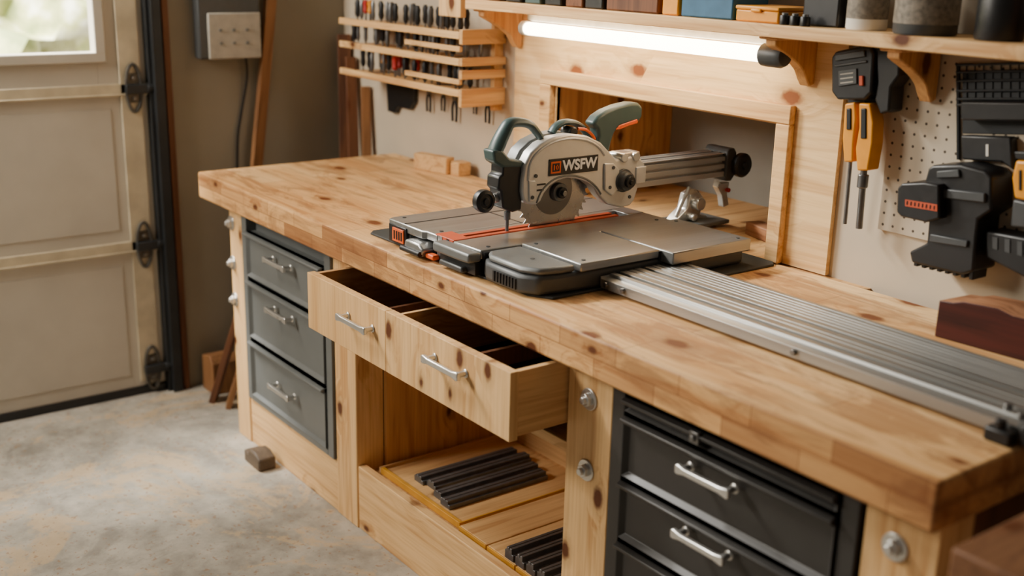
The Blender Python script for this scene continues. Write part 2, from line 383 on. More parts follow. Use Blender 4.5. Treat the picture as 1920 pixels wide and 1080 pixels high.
part_box('back_panel',wb,m_px,.001,1.99,2.60,.62,.64,.1,ZT)
part_box('deck',wb,m_py,.001,.20,.81,YF+.03,.62,.148,.163)
part_box('deck',wb,m_py,.001,1.99,2.60,YF+.03,.62,.148,.163)
for x,z in ((.118,.745),(.118,.61),(.122,.485),(1.92,.735),(1.92,.575),(2.66,.735)):
    bm=B(); cyl(bm,(x,YF-.002,z),'y',.024,.004,28); cyl(bm,(x,YF-.009,z),'y',.015,.012,6); cyl(bm,(x,YF-.017,z),'y',.008,.01,16)
    obj('hex_bolt',bm,m_chrome,wb,.0015)
def handle(par,x0,x1,y,z,mat=None):
    bm=B()
    for x in (x0,x1):
        cyl(bm,(x,y-.013,z),'y',.0065,.026,14); cyl(bm,(x,y-.002,z),'y',.010,.004,18)
    pts=[(x0-.012,-.008),(x0-.006,-.010),(x0+.012,-.0065),(x1-.012,-.0065),(x1+.006,-.010),(x1+.012,-.008),(x1+.012,.008),(x1+.006,.010),(x1-.012,.0065),(x0+.012,.0065),(x0-.006,.010),(x0-.012,.008)]
    prism(bm,[(a,b+z) for a,b in pts],'y',y-.032,y-.022)
    return obj('handle',bm,mat or m_chrome,par,.0025,label='silver bar handle')
dr=thing('drawer',(1.40,.15,.65),parent=wb)
DX0,DX1,DY=.955,1.848,-.092
bm=B(); box(bm,DX0,1.3535,DY,DY+.022,.648,.800); obj('drawer_front',bm,m_dz,dr,.0015)
bm=B(); box(bm,1.3545,DX1,DY,DY+.022,.648,.800); obj('drawer_front',bm,m_dz,dr,.0015)
part_box('drawer_side',dr,m_pyx,.001,DX0+.006,DX0+.02,DY+.022,.48,.655,.798)
part_box('drawer_side',dr,m_pyx,.001,DX1-.018,DX1-.003,DY+.022,.48,.655,.798)
part_box('drawer_back',dr,m_px,.001,DX0+.02,DX1-.018,.465,.48,.655,.785)
part_box('drawer_bottom',dr,m_liner,0,DX0+.02,DX1-.018,DY+.022,.465,.66,.667)
part_box('divider',dr,m_dark,.001,1.25,1.262,DY+.022,.465,.667,.77)
part_box('divider',dr,m_pyx,.001,1.36,1.372,DY+.022,.465,.667,.79)
part_box('divider',dr,m_dark,.001,1.64,1.652,DY+.022,.465,.667,.77)
part_box('felt_pad',dr,m_label,.003,1.262,1.36,DY+.03,.30,.72,.73)
part_box('felt_pad',dr,m_black,.003,1.652,1.828,DY+.024,.30,.72,.73)
handle(dr,1.175,1.295,DY,.74); handle(dr,1.57,1.69,DY,.75)
# metal cabinets
def cabinet(x0,x1,z0,z1,mat,rows,label,latch=None):
    c=thing('tool_cabinet',((x0+x1)/2,.33,z0),label,'drawer cabinet')
    bm=B(); yb=YF+.008
    box(bm,x0,x0+.035,yb-.014,.58,z0,z1); box(bm,x1-.035,x1,yb-.014,.58,z0,z1); box(bm,x0+.035,x1-.035,yb-.014,.58,z1-.02,z1); box(bm,x0+.035,x1-.035,yb-.014,.58,z0,z0+.02); box(bm,x0+.035,x1-.035,yb+.02,.57,z0+.02,z1-.02)
    obj('body',bm,mat,c,.002)
    for a,b,hz,hx in rows:
        d=thing('drawer',((x0+x1)/2,yb-.01,a),parent=c)
        bm=B(); fx0,fx1,fy=x0+.04,x1-.04,yb-.02
        v=box(bm,fx0,fx1,fy,yb+.02,a,b); bm.normal_update()
        ff=[f for f in bm.faces if f.normal.y<-.9]
        bmesh.ops.inset_region(bm,faces=ff,thickness=.014,depth=0)
        for f in ff: bmesh.ops.translate(bm,verts=f.verts,vec=(0,.012,0))
        prism(bm,[(fy-.012,b-.004),(fy-.002,b),(yb,b),(yb,b-.016),(fy-.002,b-.016),(fy-.011,b-.010)],'x',fx0,fx1)
        obj('drawer_front',bm,mat,d,.0015)
        if hz: handle(d,hx[0],hx[1],fy+.002,hz)
    if latch:
        bm=B(); box(bm,latch[0]-.012,latch[0]+.012,yb-.034,yb-.02,latch[1]-.012,latch[1]+.012); cyl(bm,(latch[0],yb-.036,latch[1]),'y',.006,.006,12); obj('latch',bm,m_steel,c,.002)
    return c
cabinet(.207,.803,.168,.808,m_grey,[(.60,.745,.70,(.445,.565)),(.395,.585,.54,(.445,.565)),(.19,.38,.29,(.445,.565))],'grey steel three-drawer tool cabinet in the pine bench')
cabinet(1.997,2.593,.168,.808,m_charc,[(.752,.782,None,None),(.612,.742,.705,(2.225,2.335)),(.475,.602,.572,(2.225,2.335)),(.34,.465,.43,(2.225,2.335)),(.195,.33,.29,(2.225,2.335))],'charcoal steel multi-drawer tool cabinet in the pine bench',latch=(2.24,.772))
# stored things in the bay
tr=thing('wooden_tray',(1.15,.33,.171),'shallow pine tray with yellow painted rim on lower deck','tray')
part_box('tray_base',tr,m_py,.001,.965,1.36,.13,.56,.171,.181)
part_box('tray_rim',tr,m_tape,.001,.965,1.36,.118,.13,.171,.19)
part_box('tray_rim',tr,m_tape,.001,1.36,1.366,.118,.56,.171,.19)
part_box('tray_rim',tr,m_py,.001,.957,.965,.118,.56,.171,.19)
def bar(x,y0,y1,z,w,mat=m_dsteel,grp='long steel bars on the tray',h=.022):
    bm=B(); prism(bm,[(x,z),(x+w,z),(x+w,z+h*.55),(x+w*.8,z+h*.55),(x+w*.8,z+h),(x+w*.55,z+h),(x+w*.5,z+h*.8),(x+w*.45,z+h),(x+w*.2,z+h),(x+w*.2,z+h*.7),(x,z+h*.7)],'y',y0,y1)
    return obj('steel_bar',bm,mat,bevel=.001,label='grey grooved steel rail bar lying on stored boards',cat='metal bar',group=grp)
b0=bar(1.07,.165,.50,.1815,.045)
for i,dxx in enumerate((.049,.115,.164)): copy_thing(b0,(dxx,(.01,-.01,-.02)[i],0))
for x0,x1,m in ((1.38,1.50,m_py),(1.505,1.62,m_py),(1.625,1.82,m_py)):
    bd=thing('stored_board',((x0+x1)/2,.33,.171),'short pine board with yellow painted end on the deck','board','boards on the lower deck')
    part_box('board',bd,m,.002,x0,x1,.11,.56,.171,.192); part_box('painted_end',bd,m_tape,.001,x0,x1,.106,.11,.172,.191)
b1=bar(1.575,.11,.31,.1925,.034,m_dsteel,'short steel bars on the boards',.032)
for dxx in (.043,.086,.129,.172): copy_thing(b1,(dxx,0,0))
# sawhorse at the near end
sh=thing('sawhorse',(2.93,.2,0),'rough wooden sawhorse standing at the end of the bench','sawhorse')
part_box('top_beam',sh,wood('rough_beam',(140,98,68),(96,64,44),'Y',knots=.3,face='Z',stain=.3),.004,2.855,3.0,-.12,.62,.76,.88)
for sx in (-1,1):
    for y in (-.02,.5):
        bm=B(); prism(bm,[(2.93+sx*.035,.78),(2.93+sx*.07,.78),(2.93+sx*.15,0),(2.93+sx*.11,0)],'y',y,y+.07); obj('leg',bm,m_dark,sh,.002)
# ---------------------------------------------------------------- mitre saw
XS=1.40
def S(u,v): return (.38+(u-1045)/583, 1.02+(375-v)/735-(u-1045)*.00014)
def SP(l): return [S(*p) for p in l]
bm=B(); prism(bm,[(1.04,.05),(1.70,.06),(1.752,.09),(1.753,.14),(1.753,.47),(1.82,.475),(1.82,.72),(1.80,.74),(1.04,.74),(1.02,.72),(1.02,.07)],'z',.9002,.906)
obj('rubber_mat',bm,m_rub,bevel=.002,label='dark rubber mat under the sliding saw on worktop',cat='mat')
sw=thing('sliding_saw',(1.45,.36,.907),'silver and slate-green sliding circular saw on a metal table','power saw')
Z0,Z1,ZP=.9065,.944,.9655
bm=B()
prism(bm,[(1.14,.058),(1.15,.048),(1.235,.048),(1.24,.075),(1.345,.075),(1.355,.05),(1.375,.05),(1.38,.08),(1.53,.08),(1.53,.645),(1.14,.645)],'z',Z0,Z1)
obj('base_housing',bm,m_castd,sw,.004)
bm=B(); prism(bm,[(1.535,.062),(1.57,.042),(1.69,.042),(1.730,.066),(1.742,.12),(1.748,.20),(1.751,.47),(1.775,.475),(1.775,.66),(1.535,.66)],'z',Z0,.950); obj('base_housing',bm,m_castd,sw,.009,seg=3)
bm=B(); prism(bm,[(1.54,.16),(1.54,.07),(1.574,.048),(1.688,.048),(1.728,.070),(1.740,.12),(1.742,.16)],'z',.950,.966); obj('end_cover',bm,m_cast,sw,.008,seg=3)
bm=B(); prism(bm,[(1.135,.062),(1.145,.044),(1.30,.044),(1.31,.052),(1.355,.052),(1.355,.655),(1.135,.655)],'z',Z1,ZP); obj('table_plate',bm,m_table,sw,.003)
bm=B(); prism(bm,[(1.425,.050),(1.53,.056),(1.53,.655),(1.425,.655)],'z',Z1,ZP); obj('table_plate',bm,m_table,sw,.003)
part_box('table_plate',sw,m_table,.003,1.538,1.752,.165,.399,.950,.970)
part_box('table_plate',sw,m_table,.003,1.538,1.79,.406,.665,.9405,.970)
part_box('table_seam',sw,m_black,0,1.530,1.538,.06,.655,.94,.962)
part_box('table_seam',sw,m_black,0,1.538,1.752,.399,.406,.945,.966)
part_box('kerf_insert',sw,m_slot,.001,1.377,1.394,.052,.57,Z1,ZP+.001)
part_box('kerf_insert',sw,m_slot,.001,1.406,1.421,.052,.57,Z1,ZP+.001)
part_box('insert_strip',sw,m_table,.001,1.357,1.375,.052,.60,Z1,ZP)
part_box('insert_tab',sw,m_slot,.002,1.345,1.425,.052,.10,ZP-.002,ZP+.0015)
part_box('table_plate',sw,m_table,.001,1.357,1.423,.602,.655,Z1,ZP)
part_box('kerf_slot',sw,m_black,0,1.395,1.405,.052,.57,Z1,ZP-.002)
part_box('table_groove',sw,m_black,0,1.137,1.354,.30,.305,ZP-.0005,ZP+.0005)
part_box('table_groove',sw,m_black,0,1.215,1.220,.046,.653,ZP-.0005,ZP+.0006)
for x,y in ((1.16,.08),(1.33,.08),(1.16,.62),(1.51,.09),(1.51,.62),(1.56,.19),(1.73,.19),(1.77,.64),(1.56,.64),(1.65,.11)):
    bm=B(); cyl(bm,(x,y,.9705 if x>1.53 and y>.16 else .966),'z',.005,.002,14); obj('table_screw',bm,m_castd,sw)
part_box('badge_plate',sw,m_black,.002,1.15,1.232,.040,.049,.910,.956)
part_box('orange_badge',sw,m_orange,.001,1.172,1.224,.0365,.041,.916,.950)
bm=B()
for i in range(4): box(bm,1.180+i*.011,1.186+i*.011,.0357,.0367,.922,.944)
obj('badge_marks',bm,m_black,sw)
bm=B()
for i in range(8): box(bm,1.60+i*.011,1.606+i*.011,.0385,.043,.914,.938)
obj('vent_grille',bm,m_black,sw)
bm=B(); prism(bm,[(1.25,.908),(1.33,.908),(1.34,.928),(1.32,.940),(1.26,.940)],'y',.02,.075); obj('front_latch',bm,m_table,sw,.005)
bm=B(); cyl(bm,(1.29,.018,.916),'x',.007,.085,16); obj('latch_bar',bm,m_black,sw,.001)
part_box('orange_lever',sw,m_orange,.003,1.335,1.37,.03,.049,.908,.92)
bm=B(); prism(bm,[(1.385,.938),(1.50,.938),(1.535,.940),(1.535,.962),(1.385,.962)],'y',.018,.055); obj('front_bracket',bm,m_cast,sw,.006,seg=3)
part_box('front_slot',sw,m_black,.001,1.385,1.53,.04,.08,.908,.938)
bm=B(); prism(bm,[(1.40,.908),(1.50,.908),(1.495,.922),(1.405,.922)],'y',.025,.06); obj('front_foot',bm,m_castd,sw,.004)
# blade
bc=S(1036,355); R=.115
bm=B(); pts=[]; N=36
for i in range(N):
    a=-2*math.pi*i/N
    for da,rr in ((0,R),(-.02,R+.0005),(-.05,R-.011),(-.12,R-.009)):
        pts.append((bc[0]+rr*math.cos(a+da),bc[1]+rr*math.sin(a+da)))
prism(bm,pts,'x',XS-.0012,XS+.0012); obj('blade',bm,m_blade,sw)
bm=B(); cyl(bm,(XS+.0017,bc[0],bc[1]),'x',.060,.001,48); obj('blade_disc',bm,m_bladed,sw)
hb=S(1045,357)
bm=B(); cyl(bm,(XS+.006,hb[0],hb[1]),'x',.023,.012,32); obj('arbor_flange',bm,m_cast,sw,.0015)
bm=B(); cyl(bm,(XS+.016,hb[0],hb[1]),'x',.014,.012,24); obj('arbor_flange',bm,m_black,sw,.0015)
bm=B(); cyl(bm,(XS+.025,hb[0],hb[1]),'x',.008,.010,6); obj('arbor_bolt',bm,m_steel,sw,.001)
outer=[(972,372),(965,366),(962,350),(962,330),(966,302),(976,281),(992,265),(1015,253),(1045,247),(1078,250),(1104,262),(1122,280),(1136,294),(1150,292),(1166,288),(1184,292),(1194,302),(1195,322),(1183,334),(1182,350),(1176,372),(1168,382),(1150,386),(1122,378),(1109,366)]
inner=[(1102,358),(1094,345),(1081,335),(1064,329),(1045,327),(1027,331),(1012,341),(1002,354),(996,368),(988,375)]
bm=B(); prism(bm,SP(outer+inner),'x',XS+.006,XS+.040); obj('blade_guard',bm,m_silver,sw,.005,seg=3)
bm=B(); prism(bm,SP(outer[3:20]+[(1150,372),(1100,340),(1040,318),(990,340)]),'x',XS-.045,XS-.003); obj('inner_guard',bm,m_cast,sw,.004)
bm=B()
tube(bm,smoothpath([(XS+.040,)+S(*p) for p in [(972,330),(974,303),(984,284),(1000,270),(1020,260),(1046,255),(1076,258),(1098,269),(1112,285)]],4),.0035,8); obj('guard_rim',bm,m_silver,sw)
bm=B()
tube(bm,smoothpath([(XS+.039,)+S(*p) for p in [(988,371),(995,352),(1007,337),(1024,326),(1046,322),(1067,325),(1085,333),(1099,345),(1108,358)]],4),.0030,8); obj('guard_rim',bm,m_cast,sw)
bm=B(); mc=S(1060,305); lathe(bm,(XS-.045,mc[0],mc[1]),[(.055,0),(.06,-.01),(.06,-.08),(.052,-.10),(.03,-.105)],32,'x'); obj('motor_housing',bm,m_green,sw,.002)
bm=B(); prism(bm,SP([(1110,300),(1128,300),(1140,312),(1140,350),(1128,362),(1112,350)]),'x',XS+.039,XS+.046); obj('guard_boss',bm,m_silver,sw,.004,seg=3)
bm=B(); prism(bm,SP([(972,330),(984,330),(986,366),(974,368)]),'x',XS+.039,XS+.043); obj('guard_boss',bm,m_silver,sw,.002)
bm=B(); prism(bm,SP([(932,300),(962,296),(968,330),(966,384),(952,388),(934,380),(930,350),(925,345),(926,325),(932,320)]),'x',XS-.02,XS+.03); obj('pivot_block',bm,m_black,sw,.004)
p=S(949,402); bm=B(); cyl(bm,(XS+.012,p[0],(ZP+1.03)/2),'z',.0045,1.03-ZP,14); cyl(bm,(XS+.012,p[0],1.005),'z',.008,.02,16); obj('depth_rod',bm,m_dsteel,sw,.001)
p=S(905,367); bm=B(); c=(XS+.02,p[0],p[1]); lathe(bm,c,[(.02,-.014),(.027,-.010),(.028,0),(.027,.008),(.018,.012),(.017,.008),(.009,.009),(.008,.014)],26,'x'); cyl(bm,(XS+.005,p[0]+.03,p[1]),'y',.008,.06,14); obj('front_knob',bm,m_black,sw,.001)
bm=B(); cyl(bm,(XS+.005,p[0]+.045,p[1]),'y',.012,.02,16); cyl(bm,(XS+.008,p[0]+.06,p[1]+.02),'y',.006,.03,12); obj('knob_collar',bm,m_chrome,sw,.001)
p=S(1150,333); bm=B(); lathe(bm,(XS+.038,p[0],p[1]),[(.030,0),(.030,.008),(.024,.010),(.024,.022),(.019,.026)],28,'x'); obj('tilt_knob',bm,m_castd,sw,.001)
bm=B(); cyl(bm,(XS+.068,p[0],p[1]),'x',.015,.010,24); cyl(bm,(XS+.075,p[0],p[1]),'x',.007,.006,6); obj('knob_cap',bm,m_black,sw,.001)
for u,v in ((1150,290),(1174,288)):
    p=S(u,v); bm=B(); cyl(bm,(XS+.02,p[0],p[1]),'x',.012,.05,20); obj('clamp_barrel',bm,m_chrome,sw,.002)
p=S(1162,284); part_box('slide_clamp',sw,m_chrome,.003,XS-.01,XS+.035,p[0]-.03,p[0]+.04,p[1]-.012,p[1]+.004)
p=S(1180,322); part_box('slide_clamp',sw,m_silver,.003,XS+.0,XS+.045,p[0]-.01,p[0]+.025,p[1]-.025,p[1]+.02)
for u,v in ((985,322),(979,360),(1122,345),(1127,308),(1165,365),(1190,310)):
    p=S(u,v); bm=B(); cyl(bm,(XS+(.0465 if u in (1122,1127) else .0435 if u==979 else .0415),p[0],p[1]),'x',.0045,.003,14); obj('guard_screw',bm,m_castd,sw)
for u0,u1,v in ((988,1003,338),(988,1000,348)):
    a=S(u0,v);b=S(u1,v); part_box('guard_slot',sw,m_black,0,XS+.0395,XS+.0412,a[0],b[0],a[1]-.002,a[1]+.002)
bm=B(); tube(bm,smoothpath([(XS+.01,)+S(*p) for p in [(1006,258),(997,246),(985,234),(966,230),(950,233),(941,248),(932,268),(926,288),(938,299),(962,303)]],4),[.008,.0095,.0105,.0115,.0135,.0155,.0170,.0165,.012,.011],14,flat=1.3); obj('front_handle',bm,m_green,sw)
bm=B(); prism(bm,SP([(914,278),(930,276),(944,292),(968,296),(966,308),(932,308),(917,298)]),'x',XS-.012,XS+.032); obj('handle_base',bm,m_green,sw,.006,seg=3)
bm=B(); tube(bm,smoothpath([(XS-.01,)+S(*p) for p in [(1034,250),(1042,238),(1058,230),(1078,232),(1094,243),(1106,258)]],4),.008,12,flat=1.7); obj('carry_handle',bm,m_green,sw)
bm=B(); p=S(1062,246); cyl(bm,(XS+.0,p[0],p[1]),'x',.013,.04,20); obj('lock_button',bm,m_black,sw,.003)
bm=B(); tube(bm,smoothpath([(XS+.008,)+S(*p) for p in [(1074,240),(1090,242),(1103,252),(1110,264)]],4),.004,8); obj('handle_trim',bm,m_orange,sw)
bm=B(); prism(bm,SP([(1097,230),(1108,216),(1124,205),(1148,195),(1172,189),(1186,189),(1195,196),(1195,214),(1190,224),(1168,228),(1150,234),(1141,246),(1136,262),(1131,290),(1104,274),(1110,252),(1108,240)]),'x',XS-.019,XS+.019); obj('main_handle',bm,m_green,sw,.008,seg=4)
bm=B(); prism(bm,SP([(1142,240),(1150,231),(1168,225),(1184,219),(1186,227),(1168,232),(1152,239)]),'x',XS-.0205,XS+.0205); obj('handle_trigger',bm,m_orange,sw,.002)
bm=B(); box(bm,XS+.040,XS+.0425,.316,.472,1.096,1.137); obj('nameplate',bm,m_black,sw,.0008)
text('lettering','WSFW',.036,(XS+.0432,.412,1.117),(math.pi/2,0,math.pi/2),m_txtw,sw,bold=.0012)
part_box('emblem',sw,m_orange,0,XS+.0422,XS+.0435,.321,.352,1.102,1.131)
part_box('emblem',sw,m_black,0,XS+.0432,XS+.0440,.3255,.3475,1.1065,1.1265)
bm=B(); box(bm,XS+.0438,XS+.0448,.329,.332,1.110,1.123)
for q in ((.335,.338,1.110,1.123),(.341,.344,1.110,1.123),(.335,.344,1.120,1.123),(.335,.344,1.110,1.113)): box(bm,XS+.0438,XS+.0448,*q)
obj('emblem_sign',bm,m_orange,sw)
for xo in (.0,-.045):
    bm=B(); y0,y1=.60,.965; z=1.030; x=XS+xo
    pr=[(x-.012,z),(x+.014,z)]
    for k in range(3):
        zz=z+.004+k*.021; pr+=[(x+.014,zz+.010),(x+.004,zz+.012),(x+.004,zz+.017),(x+.014,zz+.019)]
    pr+=[(x+.014,z+.064),(x+.006,z+.066),(x+.005,z+.060),(x-.003,z+.060),(x-.004,z+.066),(x-.012,z+.066)]
    prism(bm,pr,'y',y0,y1)
    obj('slide_rail',bm,m_aluy,sw,.0008)
part_box('rail_web',sw,m_castd,0,XS-.031,XS-.012,.60,.96,1.035,1.05)
bm=B(); prism(bm,[(.962,1.018),(.985,1.015),(.998,1.03),(1.0,1.095),(.99,1.108),(.968,1.108),(.962,1.10)],'x',XS-.065,XS+.022); obj('rail_end_bracket',bm,m_castd,sw,.004,seg=3)
bm=B(); prism(bm,[(.95,1.02),(.955,1.01),(.99,1.01),(.985,.975),(.995,.945),(.975,.94),(.965,.975),(.945,1.0)],'x',XS-.01,XS+.012); obj('support_leg',bm,m_chrome,sw,.002)
bm=B(); lathe(bm,(XS+.02,1.012,1.06),[(.030,0),(.034,.004),(.034,.018),(.028,.024),(.012,.025),(.012,.032)],28,'x'); obj('rail_knob',bm,m_black,sw,.001)
bm=B(); cyl(bm,(XS+.016,.98,.99),'x',.006,.012,14); obj('support_screw',bm,m_red,sw)
bm=B(); prism(bm,[(.78,.907),(.92,.907),(.91,.925),(.885,.93),(.89,.98),(.87,1.0),(.84,.99),(.83,.95),(.80,.93)],'x',XS-.03,XS+.01); cyl(bm,(XS+.02,.86,.965),'x',.018,.03,24); cyl(bm,(XS+.02,.84,.93),'x',.010,.03,20); tube(bm,[(XS,.80,.93),(XS,.82,.97),(XS,.845,1.01)],.006,10)
obj('work_clamp',bm,m_chrome,sw,.003)
part_box('rear_base_arm',sw,m_cast,.003,XS-.06,XS+.06,.645,.95,.9068,.918)
# ---------------------------------------------------------------- guide rail
gr=thing('guide_rail',(2.2,.35,.9),'long grooved aluminium guide rail lying along the worktop','guide rail')
gx0,gx1=1.755,2.752
zt=.937; prof=[(.222,.908),(.465,.908),(.465,zt-.004),(.460,zt)]
def groove(y,w,d): return [(y+w/2,zt),(y+w/2-.001,zt-d),(y-w/2+.001,zt-d),(y-w/2,zt)]
for y,w,d in ((.445,.007,.008),(.430,.004,.004),(.415,.005,.005),(.400,.005,.005),(.385,.005,.005),(.370,.004,.004),(.345,.012,.012),(.318,.005,.005),(.300,.005,.005),(.270,.014,.013)): prof+=groove(y,w,d)
prof+=[(.248,zt),(.246,zt-.006),(.222,zt-.008)]
bm=B(); prism(bm,prof,'x',gx0,gx1); obj('extrusion',bm,m_alu,gr,.0006)
bm=B(); prism(bm,[(.222,.912),(.252,.912),(.252,.934),(.222,.934)],'x',1.7535,1.7549); obj('coupling',bm,m_chrome,gr,0)
for x in (1.775,1.83,2.3):
    bm=B(); cyl(bm,(x,.219,.920),'y',.006,.008,14); obj('rail_screw',bm,m_steel,gr,.001)
bm=B(); box(bm,2.70,2.745,.195,.2215,.9005,.924); obj('end_clamp',bm,m_black,gr,.004)
bm=B(); box(bm,2.7525,2.772,.21,.33,.905,.94); obj('end_clamp',bm,m_black,gr,.004)
bm=B(); cyl(bm,(2.72,.208,.930),'z',.009,.016,18); obj('clamp_knob',bm,m_black,gr,.002)
for x,y in ((2.70,.26),(2.735,.24)):
    bm=B(); cyl(bm,(x,y,.941),'z',.007,.010,14); obj('clamp_screw',bm,m_steel,gr,.001)
part_box('rail_foot',gr,m_black,0,1.86,1.91,.25,.44,.9003,.908)
part_box('rail_foot',gr,m_black,0,2.45,2.50,.25,.44,.9003,.908)
# ---------------------------------------------------------------- loose things on bench
bm=B(); prism(bm,[(0,0),(.30,0),(.30,.068),(.25,.074),(.21,.084),(.15,.083),(.12,.090),(.05,.086),(.03,.079),(0,.076)],'y',0,.125)
for v in bm.verts:
    if v.co.z>.06 and v.co.y>.1: v.co.z-=.010
o=obj('timber_block',bm,[m_mahog,m_mahog_top],bevel=.003,label='dark red-brown timber block with pale worn top on worktop',cat='wood block',matfn=lambda f:1 if f.normal.z>.7 else 0)
o.location=(2.50,.655,.9); o.rotation_euler.z=math.radians(4)
def blk(x,y,z,w,d,h,rz,label,mat=m_px,cat='wood block',grp=None):
    bm=B(); box(bm,-w/2,w/2,-d/2,d/2,0,h); o=obj('wood_block',bm,mat,bevel=.003,label=label,cat=cat,group=grp); o.location=(x,y,z); o.rotation_euler.z=math.radians(rz); return o
blk(.37,.68,.9,.15,.04,.055,14,'small pine offcut block lying on the worktop',m_py,grp='offcuts on the worktop')
blk(.47,.72,.9,.05,.05,.045,0,'small pine offcut block lying on the worktop',grp='offcuts on the worktop')
blk(1.60,.93,.898,.10,.05,.035,-15,'small reddish wood block on the alcove floor',m_mahog_top)
# ---------------------------------------------------------------- shelf + lamp
sf=thing('wall_shelf',(1.8,.68,1.45),'pine wall shelf on shaped wooden brackets above the bench','shelf')
bm=B(); box(bm,.69,3.1,.58,.768,1.45,1.478); obj('shelf_board',bm,m_px,sf,.002)
def bracket(x):
    pts=[(.61,1.4495),(.755,1.4495),(.755,1.34),(.74,1.335),(.728,1.35)]
    for i in range(1,8):
        t=i/8; pts.append((.728-.11*t,1.35+.075*(t**.6)))
    pts.append((.61,1.43))
    bm=B(); prism(bm,pts,'x',x,x+.03); box(bm,x-.012,x+.042,.60,.755,1.443,1.4498) ; obj('bracket',bm,m_pzx,sf,.003)
for x in (.715,1.83,2.15): bracket(x)
lp=thing('tube_lamp',(1.34,.66,1.37),'glowing white fluorescent tube lamp with dark end cap','lamp')
bm=B(); lathe(bm,(.90,.655,1.405),[(.017,0),(.0185,.01),(.0185,.88),(.017,.885)],24,'x'); obj('light_tube',bm,m_tube,lp)
bm=B(); lathe(bm,(1.787,.655,1.405),[(.019,0),(.026,.004),(.027,.02),(.027,.055),(.022,.066),(.012,.068)],24,'x'); obj('end_cap',bm,m_castd,lp,.001)
bm=B(); lathe(bm,(.878,.655,1.405),[(.018,0),(.021,.004),(.021,.02),(.018,.022)],24,'x'); obj('end_cap',bm,m_grey2,lp,.001)
bm=B(); box(bm,.88,1.80,.667,.69,1.425,1.4498); obj('lamp_housing',bm,m_grey2,lp,.003)
SZ=1.4785
def jar(x,r,h,cap,body,lab,label,cat,name,y=.655):
    t=thing(name,(x,y,SZ),label,cat)
    bm=B(); lathe(bm,(x,y,SZ),[(r*.96,0),(r,.004),(r,h*.82),(r*.9,h*.9),(r*.55,h*.95)],28); obj('body',bm,body,t)
    bm=B(); lathe(bm,(x,y,SZ),[(r*.6,h*.93),(r*.62,h*.94),(r*.62,h*1.12),(r*.55,h*1.14)],24); obj('cap',bm,cap,t)
    if lab:
        bm=B(); lathe(bm,(x,y,SZ),[(r*1.0,h*.15),(r*1.012,h*.15),(r*1.012,h*.75),(r*1.0,h*.75)],28); obj('label_wrap',bm,lab,t)
def tin(x0,x1,h,mat,lidmat,label,cat,name,y0=.60,y1=.72):
    t=thing(name,((x0+x1)/2,.66,SZ),label,cat)
    bm=B(); box(bm,x0,x1,y0,y1,SZ,SZ+h*.75); obj('body',bm,mat,t,.004)
    bm=B(); box(bm,x0-.001,x1+.001,y0-.002,y1+.001,SZ+h*.75,SZ+h); box(bm,(x0+x1)/2-.015,(x0+x1)/2+.015,y0-.006,y0,SZ+h*.62,SZ+h*.85); obj('lid',bm,lidmat,t,.003)
tin(1.30,1.49,.09,m_dark,m_dark,'brown wooden storage box on the wall shelf','box','storage_box')
tin(1.505,1.56,.12,m_yellow,m_yellow,'narrow yellow storage box on the wall shelf','box','storage_box')
tin(1.57,1.735,.13,m_blue,m_blue,'blue plastic storage case on the wall shelf','box','storage_box')
tin(1.745,1.87,.035,m_yellow,m_yellow,'low yellow tool case on the wall shelf','tool case','tool_case')
tin(1.91,2.005,.12,m_black,m_castd,'dark grey tool case on the wall shelf','box','storage_box',y0=.63)
for i in range(3): jar(1.888+i*.028,.011,.022,m_steel,m_black,None,'tiny dark jar with metal cap on the wall shelf','jar','small_jar',y=.60)
jar(2.06,.042,.15,m_white,m_white,m_label,'white plastic bottle with printed label on the shelf','bottle','bottle')
jar(2.20,.062,.14,m_black,m_castd,m_label,'grey round can with wraparound label on the shelf','can','paint_can')
jar(2.36,.045,.12,m_steel,m_black,None,'dark glass jar on the wall shelf','jar','jar')
jar(2.47,.04,.14,m_black,m_dark,None,'brown glass bottle on the wall shelf','bottle','bottle')
for i,(x,m) in enumerate(((.80,m_dark),(.90,m_black),(.99,m_green),(1.08,m_black),(1.17,m_dark),(1.25,m_black))):
    tin(x-.035,x+.035,(.10,.12,.14,.11,.13,.10)[i],m,m_black,('brown','black','green','black','brown','black')[i]+' hardware box standing on the wall shelf','box','hardware_box')
# ---------------------------------------------------------------- tool rack
rk=thing('tool_rack',(.24,.69,1.17),'slatted pine tool rack mounted on the wall above bench','tool rack')
RX0,RX1=-.13,.63
LV=(1.19,1.285,1.365)
for z in LV:
    part_box('front_slat',rk,m_px,.002,RX0,RX1,.60,.616,z-.010,z+.012)
    part_box('rack_shelf',rk,m_px,.001,RX0,RX1-.001,.616,.765,z-.010,z)
for z in (1.225,1.325): part_box('front_slat',rk,m_px,.002,RX0+.44,RX1,.602,.614,z-.008,z+.008)
bm=B(); box(bm,RX1-.02,RX1,.735,.77,1.13,1.56); obj('rack_upright',bm,m_pz,rk,.002)
for a,b in ((1.15,1.205),(1.235,1.262),(1.275,1.30),(1.34,1.385)): part_box('rack_end',rk,m_pyx,.002,RX1+.0005,RX1+.018,.60,.767,a,b)
part_box('rack_end',rk,m_pz,.002,RX1-.11,RX1+.01,.598,.618,1.42,1.56)
